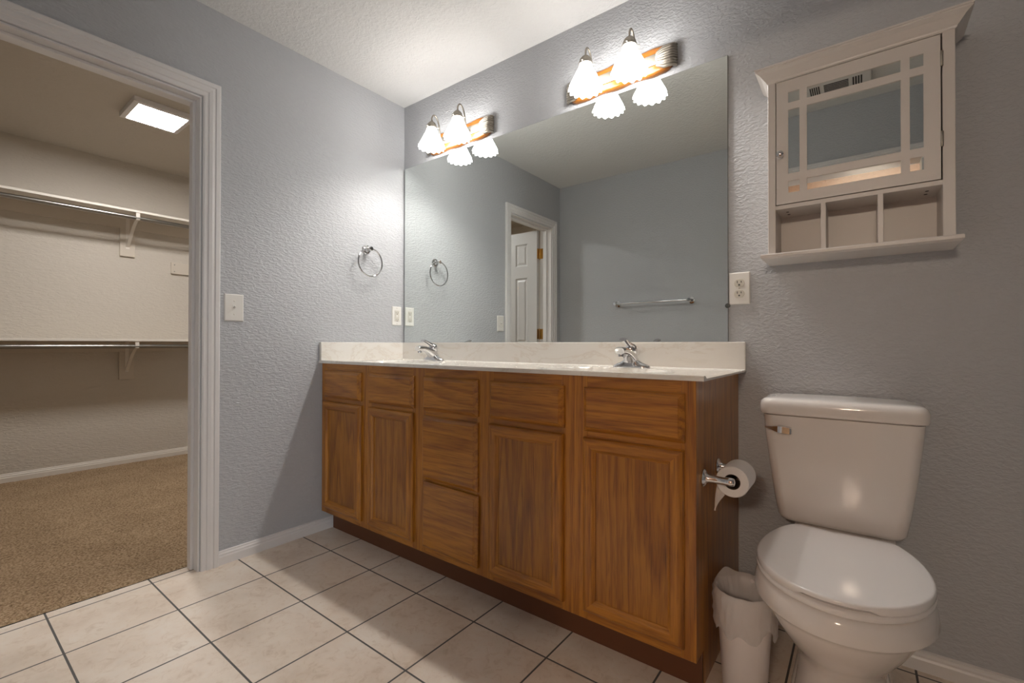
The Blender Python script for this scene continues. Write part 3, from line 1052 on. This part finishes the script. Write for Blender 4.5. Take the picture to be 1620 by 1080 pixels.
# ------------------------------------------------------------------ toilet
tx = 2.207
tl = thing('toilet', (tx, -0.35, 0), 'white two piece toilet with closed lid standing by the right end of the vanity', 'toilet')

def egg(cy, rx, rf, rb, z, yback=None, n=56, ex=1.0, cx=tx):
    """plan outline: front half ellipse, longer back half cut straight at yback"""
    pts = []
    for i in range(n):
        a = 2 * pi * i / n
        c, s = math.cos(a), math.sin(a)
        c = abs(c) ** ex * (1 if c >= 0 else -1)
        y = cy + (rb if s > 0 else rf) * s
        if yback is not None and y > yback:
            y = yback
        pts.append(Vector((cx + rx * c, y, z)))
    return pts

# bowl: flared rim band, then a rounded belly, then the pedestal
bm = bmesh.new()
cyb = -0.45
rings = []
for z, rx, rf, rb, cy in ((0.000, 0.112, 0.150, 0.235, -0.345), (0.012, 0.110, 0.147, 0.233, -0.345), (0.05, 0.103, 0.140, 0.225, -0.345), (0.10, 0.096, 0.134, 0.22, -0.35),
                          (0.155, 0.094, 0.135, 0.22, -0.36), (0.185, 0.098, 0.138, 0.225, -0.375), (0.225, 0.112, 0.152, 0.25, -0.405), (0.268, 0.131, 0.176, 0.27, -0.43), (0.312, 0.149, 0.196, 0.285, cyb), (0.338, 0.163, 0.213, 0.292, cyb),
                          (0.348, 0.173, 0.217, 0.295, cyb), (0.352, 0.181, 0.225, 0.297, cyb), (0.357, 0.184, 0.229, 0.298, cyb), (0.380, 0.181, 0.224, 0.297, cyb), (0.392, 0.178, 0.220, 0.296, cyb), (0.400, 0.173, 0.215, 0.292, cyb), (0.404, 0.165, 0.207, 0.284, cyb)):
    rings.append(egg(cy, rx, rf, rb, z))
loft(bm, rings)
bowl = obj('bowl', bm, M['porcelain'], tl, True, 60)
# deck under the tank and the trapway bulge behind the pedestal
bm = bmesh.new()
loft(bm, [rrect(tx - w, tx + w, -0.30, -0.045, z, 0.04) for z, w in ((0.30, 0.085), (0.33, 0.105), (0.355, 0.118), (0.395, 0.122), (0.418, 0.122), (0.422, 0.118))])
obj('tank_platform', bm, M['porcelain'], tl, True, 50)
bm = bmesh.new()
loft(bm, [rrect(tx - w, tx + w, y0, -0.07, z, 0.05) for z, w, y0 in ((0, 0.118, -0.36), (0.02, 0.116, -0.355), (0.10, 0.10, -0.33), (0.2, 0.085, -0.30), (0.31, 0.08, -0.28))])
obj('trapway', bm, M['porcelain'], tl, True, 50)
for s in (-1, 1):
    bm = bmesh.new()
    lathe(bm, (tx + s * 0.103, -0.30, 0.008), (0, 0, 1), [(0.014, 0), (0.014, 0.012), (0.010, 0.020), (0.002, 0.023)], 16)
    obj('bolt_cap', bm, M['seat'], tl, True)
# seat ring
bm = bmesh.new()
outer = [(0.4055, 0.0), (0.409, -0.0025), (0.4165, -0.0025), (0.4195, 0.001)]
rO = [egg(cyb, 0.176 - i, 0.214 - i, 0.285, z, -0.235) for z, i in outer]
rI = [egg(cyb, 0.105, 0.150, 0.13, z) for z in (0.4195, 0.4055)]
loft(bm, rO + rI, False, False)
va = [v for v in bm.verts]
n = 56
for i in range(n):
    a, b = va[i], va[(i + 1) % n]
    c, d = va[5 * n + (i + 1) % n], va[5 * n + i]
    bm.faces.new((a, b, c, d))
obj('seat', bm, M['seat'], tl, True, 50)
# lid with a finger slot along its front edge
bm = bmesh.new()
def lid_ring(z, ins, cut):
    r = egg(cyb, 0.178 - ins, 0.216 - ins, 0.287 - ins, z, -0.232 - ins * 0.6)
    if cut:
        for k in range(len(r)):
            a = 2 * pi * k / len(r)
            if abs(a - 1.5 * pi) < 0.42:
                r[k].z += cut
    return r
loft(bm, [lid_ring(0.4205, 0.012, 0.0), lid_ring(0.4205, 0.0015, 0.0085), lid_ring(0.423, 0.0, 0.0068), lid_ring(0.431, 0.0, 0.0), lid_ring(0.4362, 0.001, 0), lid_ring(0.4382, 0.003, 0), lid_ring(0.4390, 0.007, 0), lid_ring(0.4395, 0.03, 0), lid_ring(0.440, 0.11, 0)])
obj('lid', bm, M['seat'], tl, True, 50)
for s in (-1, 1):
    bm = bmesh.new()
    loft(bm, [rrect(tx + s * 0.085 - 0.028, tx + s * 0.085 + 0.028, -0.232, -0.208, z, 0.008) for z in (0.404, 0.425, 0.430)])
    obj('hinge', bm, M['seat'], tl, True)
# tank: tapers towards the bottom, slightly bowed front
def tank_ring(z, hw, yf, r=0.03, bow=0.008):
    pts = rrect(tx - 0.01 - hw, tx - 0.01 + hw, yf, -0.018, z, r, 7)
    for p in pts:
        if p.y < yf + r:
            p.y -= bow * (1 - ((p.x - tx + 0.01) / hw) ** 2)
    return pts
bm = bmesh.new()
loft(bm, [tank_ring(0.424, 0.135, -0.170), tank_ring(0.430, 0.149, -0.186), tank_ring(0.442, 0.156, -0.193), tank_ring(0.50, 0.166, -0.197), tank_ring(0.60, 0.179, -0.202), tank_ring(0.70, 0.190, -0.206), tank_ring(0.754, 0.194, -0.208), tank_ring(0.7545, 0.186, -0.200), tank_ring(0.759, 0.186, -0.200)])
obj('tank', bm, M['porcelain'], tl, True, 50)
bm = bmesh.new()
loft(bm, [tank_ring(0.7580, 0.197, -0.211), tank_ring(0.7588, 0.201, -0.215), tank_ring(0.766, 0.203, -0.217), tank_ring(0.787, 0.203, -0.217), tank_ring(0.797, 0.200, -0.214), tank_ring(0.803, 0.194, -0.208), tank_ring(0.806, 0.184, -0.198), tank_ring(0.8075, 0.15, -0.17), tank_ring(0.808, 0.10, -0.13, 0.03, 0.003)])
obj('tank_lid', bm, M['porcelain'], tl, True, 50)
bm = bmesh.new()
lz = 0.714
loft(bm, [[Vector((x, y0, lz + zo - h)), Vector((x, y1, lz + zo - h * 0.8)), Vector((x, y1, lz + zo + h * 0.8)), Vector((x, y0, lz + zo + h))] for x, y0, y1, h, zo in
          ((2.012, -0.222, -0.226, 0.003, 0.004), (2.030, -0.218, -0.228, 0.006, 0.002), (2.046, -0.216, -0.231, 0.0115, 0.0), (2.050, -0.214, -0.232, 0.0125, 0.0), (2.079, -0.214, -0.230, 0.0115, -0.003), (2.083, -0.214, -0.226, 0.010, -0.003))])
lathe(bm, (2.064, -0.202, lz - 0.001), (0, -1, 0), [(0.011, 0), (0.011, 0.014)], 14)
obj('flush_lever', bm, M['chrome'], tl, True, 30)['label'] = 'chrome flush lever'

# ------------------------------------------------------------------ toilet paper holder and roll
ph = thing('toilet_paper_holder', (VX1, -0.396, 0.595), 'chrome two post paper holder on the end panel of the vanity', 'paper holder')
pz = 0.595
for y, s in ((-0.476, 1), (-0.316, -1)):
    bm = bmesh.new()
    lathe(bm, (VX1, y, pz), (1, 0, 0), [(0.024, 0.0005), (0.0245, 0.004), (0.021, 0.008), (0.0135, 0.011), (0.0115, 0.018), (0.0108, 0.055), (0.0115, 0.067), (0.0118, 0.077), (0.009, 0.083), (0.002, 0.085)], 22)
    lathe(bm, (VX1 + 0.071, y, pz), (0, s, 0), [(0.0085, 0), (0.0085, 0.016), (0.007, 0.018)], 14)
    obj('post', bm, M['chrome'], ph, True)
bm = bmesh.new()
tube(bm, [(VX1 + 0.071, -0.460, pz), (VX1 + 0.071, -0.332, pz)], 0.0065, 14)
obj('roller', bm, M['chrome'], ph, True)
rx_, rz_, rr_ = VX1 + 0.071, 0.5885, 0.043
rp = thing('toilet_paper_roll', (rx_, -0.396, rz_), 'white toilet paper roll with a loose folded end on the chrome holder', 'toilet paper')
bm = bmesh.new()
def cyl_ring(r, y, n=48):
    return [Vector((rx_ + r * math.cos(2 * pi * i / n), y, rz_ + r * math.sin(2 * pi * i / n))) for i in range(n)]
loft(bm, [cyl_ring(0.0215, -0.448), cyl_ring(rr_ - 0.002, -0.448), cyl_ring(rr_, -0.446), cyl_ring(rr_, -0.346), cyl_ring(rr_ - 0.002, -0.344), cyl_ring(0.0215, -0.344)], False, False)
obj('tissue', bm, M['paper'], rp, True, 40)
bm = bmesh.new()
loft(bm, [cyl_ring(0.0205, -0.4475), cyl_ring(0.0215, -0.4475), cyl_ring(0.0215, -0.3445), cyl_ring(0.0205, -0.3445), cyl_ring(0.0205, -0.4475)], False, False)
obj('core', bm, M['core'], rp, True, 40)
bm = bmesh.new()
rows = []
for k in range(9):     # a folded flap that leaves the roll on the cabinet side and hangs to a point
    t = k / 8
    a0, a1 = pi * 1.02, pi * 1.36
    row = []
    for q in range(9):
        u = q / 8
        a = a0 + (a1 - a0) * u
        p0 = Vector((rx_ + (rr_ + 0.0012) * math.cos(a), -0.400 - 0.046 * u, rz_ + (rr_ + 0.0012) * math.sin(a)))
        tip = Vector((1.919, -0.447, 0.499))
        p = p0.lerp(tip, t) + Vector((-0.003, -0.006, 0)) * math.sin(pi * t)
        p.x = min(p.x, p0.x)
        row.append(p + (tip - p0).normalized() * 0 + Vector((0.004 * (u - 0.5) * (1 if t == 1 else 0), 0, 0)))
    rows.append(row)
n = len(rows)
va = [[bm.verts.new(p) for p in r] for r in rows]
vb = [[bm.verts.new(p + Vector((-0.0006, -0.0012, 0))) for p in r] for r in rows]
for v in (va, vb):
    for i in range(n - 1):
        for j in range(8):
            bm.faces.new((v[i][j], v[i][j + 1], v[i + 1][j + 1], v[i + 1][j]))
for i in range(n - 1):
    for j in (0, 8):
        bm.faces.new((va[i][j], va[i + 1][j], vb[i + 1][j], vb[i][j]))
for j in range(8):
    for i in (0, n - 1):
        bm.faces.new((va[i][j], va[i][j + 1], vb[i][j + 1], vb[i][j]))
obj('loose_sheet', bm, M['paper'], rp, True)

# ------------------------------------------------------------------ trash can and liner
cx_, cy_ = 1.988, -0.413
tcn = tag(obj('trash_can', lathe(bmesh.new(), (cx_, cy_, 0.001), (0, 0, 1), [(0.053, 0), (0.056, 0.003), (0.0725, 0.272), (0.0755, 0.274), (0.0755, 0.283), (0.0725, 0.284), (0.0695, 0.278), (0.053, 0.006), (0.003, 0.005)], 48), M['can'], None, True, 50),
          'small white plastic trash can between the vanity and the toilet', 'trash can')
bm = bmesh.new()
n = 160
rings = []
prof = [(-0.014, 0.150), (-0.009, 0.19), (-0.006, 0.225), (-0.004, 0.262), (0.0005, 0.286), (0.0035, 0.2885), (0.0062, 0.285), (0.0075, 0.272), (0.0075, 0.255), (0.0078, 0.238), (0.008, 0.222), (0.0095, 0.206), (0.010, 0.192), (0.0105, 0.180), (0.0085, 0.172)]
for k, (off, z) in enumerate(prof):
    ring = []
    for i in range(n):
        a = 2 * pi * i / n
        base = 0.056 + (0.0725 - 0.056) * min(z, 0.272) / 0.272
        d = Vector((math.cos(a), math.sin(a)))
        sk = a + z * 9
        w = 1 - 2 * abs(noise.noise((math.cos(sk) * 2.2 + 7, math.sin(sk) * 2.2, z * 9)))
        w2 = 1 - 2 * abs(noise.noise((math.cos(a - z * 14) * 4.5 + 2, math.sin(a - z * 14) * 4.5, z * 16 + 4)))
        if k >= 7:
            r = base + off - 0.003 + 0.0055 * max(0, w) + 0.004 * max(0, w2)
        elif k >= 4:
            r = base + off + 0.001 * w
        else:
            r = base + off - 0.007 * max(0, w) - 0.004 * max(0, w2)
        zz = z
        if k in (4, 5, 6):
            zz += 0.007 * max(0, noise.noise((d.x * 2.2 + 1, d.y * 2.2, 5))) + 0.018 * max(0, math.cos(a - 2.5)) ** 12 + 0.006 * max(0, math.cos(a - 1.5)) ** 3
        if k >= 9:
            zz += (k - 8) * 0.0085 * noise.noise((d.x * 1.7 + 4, d.y * 1.7 + 9, 2))
        ring.append(Vector((cx_ + r * d.x, cy_ + r * d.y, zz)))
    rings.append(ring)
loft(bm, rings, False, False)
tag(obj('trash_bag', bm, M['bag'], None, True, 80), 'crumpled thin white liner folded over the rim of the trash can', 'trash bag')

# ------------------------------------------------------------------ exhaust fan on the ceiling (seen in the small mirror)
vx0, vx1, vy0, vy1 = 1.985, 2.300, -1.69, -1.42
ev = thing('exhaust_fan', (2.145, -1.595, H), 'white ceiling vent with dark slots, seen in the mirrored cabinet door', 'vent')
obj('grille', B((vx0, vy0, H - 0.022), (vx1, vy1, H - 0.0005), 0.006), M['trim'], ev)
def slots(x0, x1, y0, y1, nslot, along):
    bm = bmesh.new()
    for k in range(nslot):
        if along == 'x':
            a = y0 + (y1 - y0) * (k + 0.2) / nslot
            b = y0 + (y1 - y0) * (k + 0.8) / nslot
            box(bm, (x0, a, H - 0.0228), (x1, b, H - 0.0215))
        else:
            a = x0 + (x1 - x0) * (k + 0.2) / nslot
            b = x0 + (x1 - x0) * (k + 0.8) / nslot
            box(bm, (a, y0, H - 0.0228), (b, y1, H - 0.0215))
    return obj('louvre', bm, M['dark'], ev)
slots(2.020, 2.070, -1.605, -1.500, 5, 'y')
slots(2.088, 2.200, -1.605, -1.500, 6, 'x')
slots(2.215, 2.262, -1.605, -1.500, 4, 'y')

# ------------------------------------------------------------------ closet fittings
SHD = 0.305
for zt, pos in ((2.000, 'upper'), (1.010, 'lower')):
    tag(obj('closet_shelf', B((CX + 0.0005, CY0 + 0.002, zt - 0.018), (CX + SHD, CY1 - 0.002, zt), 0.002), M['closetwhite']),
        f'{pos} long cream shelf board across the closet wall', 'shelf', 'closet shelves')
    tag(obj('shelf_cleat', B((CX + 0.0005, CY0 + 0.002, zt - 0.102), (CX + 0.018, CY1 - 0.002, zt - 0.0185), 0.0015), M['closetbeige']),
        f'beige wooden cleat nailed to the closet wall under the {pos} shelf', 'shelf cleat', 'closet shelf cleats')
    bm = bmesh.new()
    tube(bm, [(CX + 0.285, CY0 + 0.002, zt - 0.056), (CX + 0.285, CY1 - 0.002, zt - 0.056)], 0.0145, 18)
    tag(obj('closet_rod', bm, M['steel'], None, True), f'dark metal clothes rod below the {pos} closet shelf', 'closet rod', 'closet rods')

def make_bracket(zt, label):
    yb = -0.80
    rt_ = thing('shelf_bracket', (CX, yb, zt), label, 'bracket', 'closet shelf brackets')
    obj('backing_block', B((CX + 0.0005, yb - 0.048, zt - 0.322), (CX + 0.0175, yb + 0.048, zt - 0.1025), 0.002), M['closetbeige'], rt_)
    bm = bmesh.new()
    box(bm, (CX + 0.0185, yb - 0.012, zt - 0.262), (CX + 0.021, yb + 0.012, zt - 0.021))
    box(bm, (CX + 0.0185, yb - 0.012, zt - 0.021), (CX + 0.275, yb + 0.012, zt - 0.0185))
    obj('wall_strap', bm, M['closetwhite'], rt_)
    bm = bmesh.new()
    pts = bez((CX + 0.021, yb, zt - 0.245), (CX + 0.07, yb, zt - 0.21), (CX + 0.17, yb, zt - 0.10), (CX + 0.262, yb, zt - 0.070), 10)
    loft(bm, [[p + Vector((0, -0.011, -0.003)), p + Vector((0, 0.011, -0.003)), p + Vector((0, 0.011, 0.003)), p + Vector((0, -0.011, 0.003))] for p in pts])
    obj('brace', bm, M['closetwhite'], rt_)
    bm = bmesh.new()
    c = Vector((CX + 0.285, yb, zt - 0.056))
    rows = []
    for k in range(13):
        a = pi * (0.75 + 1.1 * k / 12)
        d = Vector((math.cos(a), 0, math.sin(a)))
        rows.append([c + d * 0.0165 + Vector((0, -0.012, 0)), c + d * 0.0165 + Vector((0, 0.012, 0)), c + d * 0.0205 + Vector((0, 0.012, 0)), c + d * 0.0205 + Vector((0, -0.012, 0))])
    loft(bm, rows)
    box(bm, (CX + 0.296, yb - 0.012, zt - 0.052), (CX + 0.3005, yb + 0.012, zt - 0.0185))
    obj('rod_hook', bm, M['closetwhite'], rt_)
    return rt_

make_bracket(2.000, 'cream bracket holding the upper closet shelf and rod')
b2 = copy_tree(bpy.data.objects['shelf_bracket'])
b2.location = (CX, -0.80, 1.010)
b2['label'] = 'beige bracket in shadow under the lower closet shelf'
wb = thing('wall_block', (CX, -0.43, 1.625), 'small beige board screwed to the closet wall below the upper shelf', 'board')
obj('board', B((CX + 0.0005, -0.505, 1.577), (CX + 0.018, -0.33, 1.674), 0.002), M['closetbeige'], wb)
for z in (1.597, 1.654):
    bm = bmesh.new()
    lathe(bm, (CX + 0.0178, -0.482, z), (1, 0, 0), [(0.005, 0), (0.005, 0.001)], 12)
    obj('screw', bm, M['steel'], wb)

cl = thing('closet_ceiling_light', (-1.30, -0.89, H), 'square lit white light panel on the closet ceiling', 'ceiling light')
bm = bmesh.new()
px0, px1, py0, py1 = -1.474, -1.148, -1.062, -0.756
loft(bm, [[Vector((a, c, z)), Vector((b, c, z)), Vector((b, d, z)), Vector((a, d, z))] for a, b, c, d, z in
          ((px0, px1, py0, py1, H - 0.0005), (px0, px1, py0, py1, H - 0.030), (px0 + 0.026, px1 - 0.026, py0 + 0.026, py1 - 0.026, H - 0.034), (px0 + 0.028, px1 - 0.028, py0 + 0.028, py1 - 0.028, H - 0.030))])
obj('frame', bm, M['trim'], cl)
obj('diffuser', B((px0 + 0.0285, py0 + 0.0285, H - 0.0325), (px1 - 0.0285, py1 - 0.0285, H - 0.0305)), M['panel'], cl)

# ------------------------------------------------------------------ lamps outside the picture
def lamp(name, loc, watts, colr, size):
    d = bpy.data.lights.new(name, 'AREA')
    d.shape = 'DISK'
    d.size = size
    d.energy = watts
    d.color = colr
    o = bpy.data.objects.new(name, d)
    o.location = loc
    col.objects.link(o)
    return o
# three bulbs of the ceiling fan light in the room behind the camera, then an added fill lamp
fan = thing('ceiling_lamp', (2.3, -4.2, H), 'three bulb hanging lamp in the room behind the camera', 'ceiling lamp')
bm = bmesh.new()
lathe(bm, (2.3, -4.2, H), (0, 0, -1), [(0.06, 0.0005), (0.06, 0.02), (0.012, 0.03), (0.012, 0.36), (0.05, 0.37), (0.05, 0.40), (0.01, 0.41)], 20)
obj('stem', bm, M['brass'], fan, True)
for k in range(3):
    a = 2 * pi * k / 3 + 0.5
    c = Vector((2.3 + 0.13 * math.cos(a), -4.2 + 0.13 * math.sin(a), 1.98))
    bm = bmesh.new()
    tube(bm, bez((2.3, -4.2, 2.05), (2.3 + 0.08 * math.cos(a), -4.2 + 0.08 * math.sin(a), 2.06), c + Vector((0, 0, 0.09)), c + Vector((0, 0, 0.055)), 8), 0.006, 8)
    obj('arm', bm, M['brass'], fan, True)
    bm = bmesh.new()
    bmesh.ops.create_uvsphere(bm, u_segments=16, v_segments=10, radius=0.045, matrix=Matrix.Translation(c))
    obj('bulb', bm, M['bulb'], fan, True)
d = bpy.data.lights.new('fill_light', 'AREA')  # unseen area lamp added on the right wall to fill the bathroom
d.shape = 'RECTANGLE'
d.size, d.size_y = 1.5, 1.2
d.energy = FILL_W
d.color = (0.93, 0.97, 1.0)
fill = bpy.data.objects.new('fill_light', d)
fill.location = (BX1 - 0.005, -3.35, 1.5)
fill.rotation_euler = (math.radians(90), 0, math.radians(90))
col.objects.link(fill)
bm = bmesh.new()
for lo, hi in (((BX1 - 0.02, -4.17, 0.83), (BX1, -2.53, 0.90)), ((BX1 - 0.02, -4.17, 2.10), (BX1, -2.53, 2.17)), ((BX1 - 0.02, -4.17, 0.90), (BX1, -4.10, 2.10)), ((BX1 - 0.02, -2.60, 0.90), (BX1, -2.53, 2.10))):
    box(bm, lo, hi, 0.003)
struct('fill_frame_1', bm, M['trim'])  # trim boards put round the added fill lamp
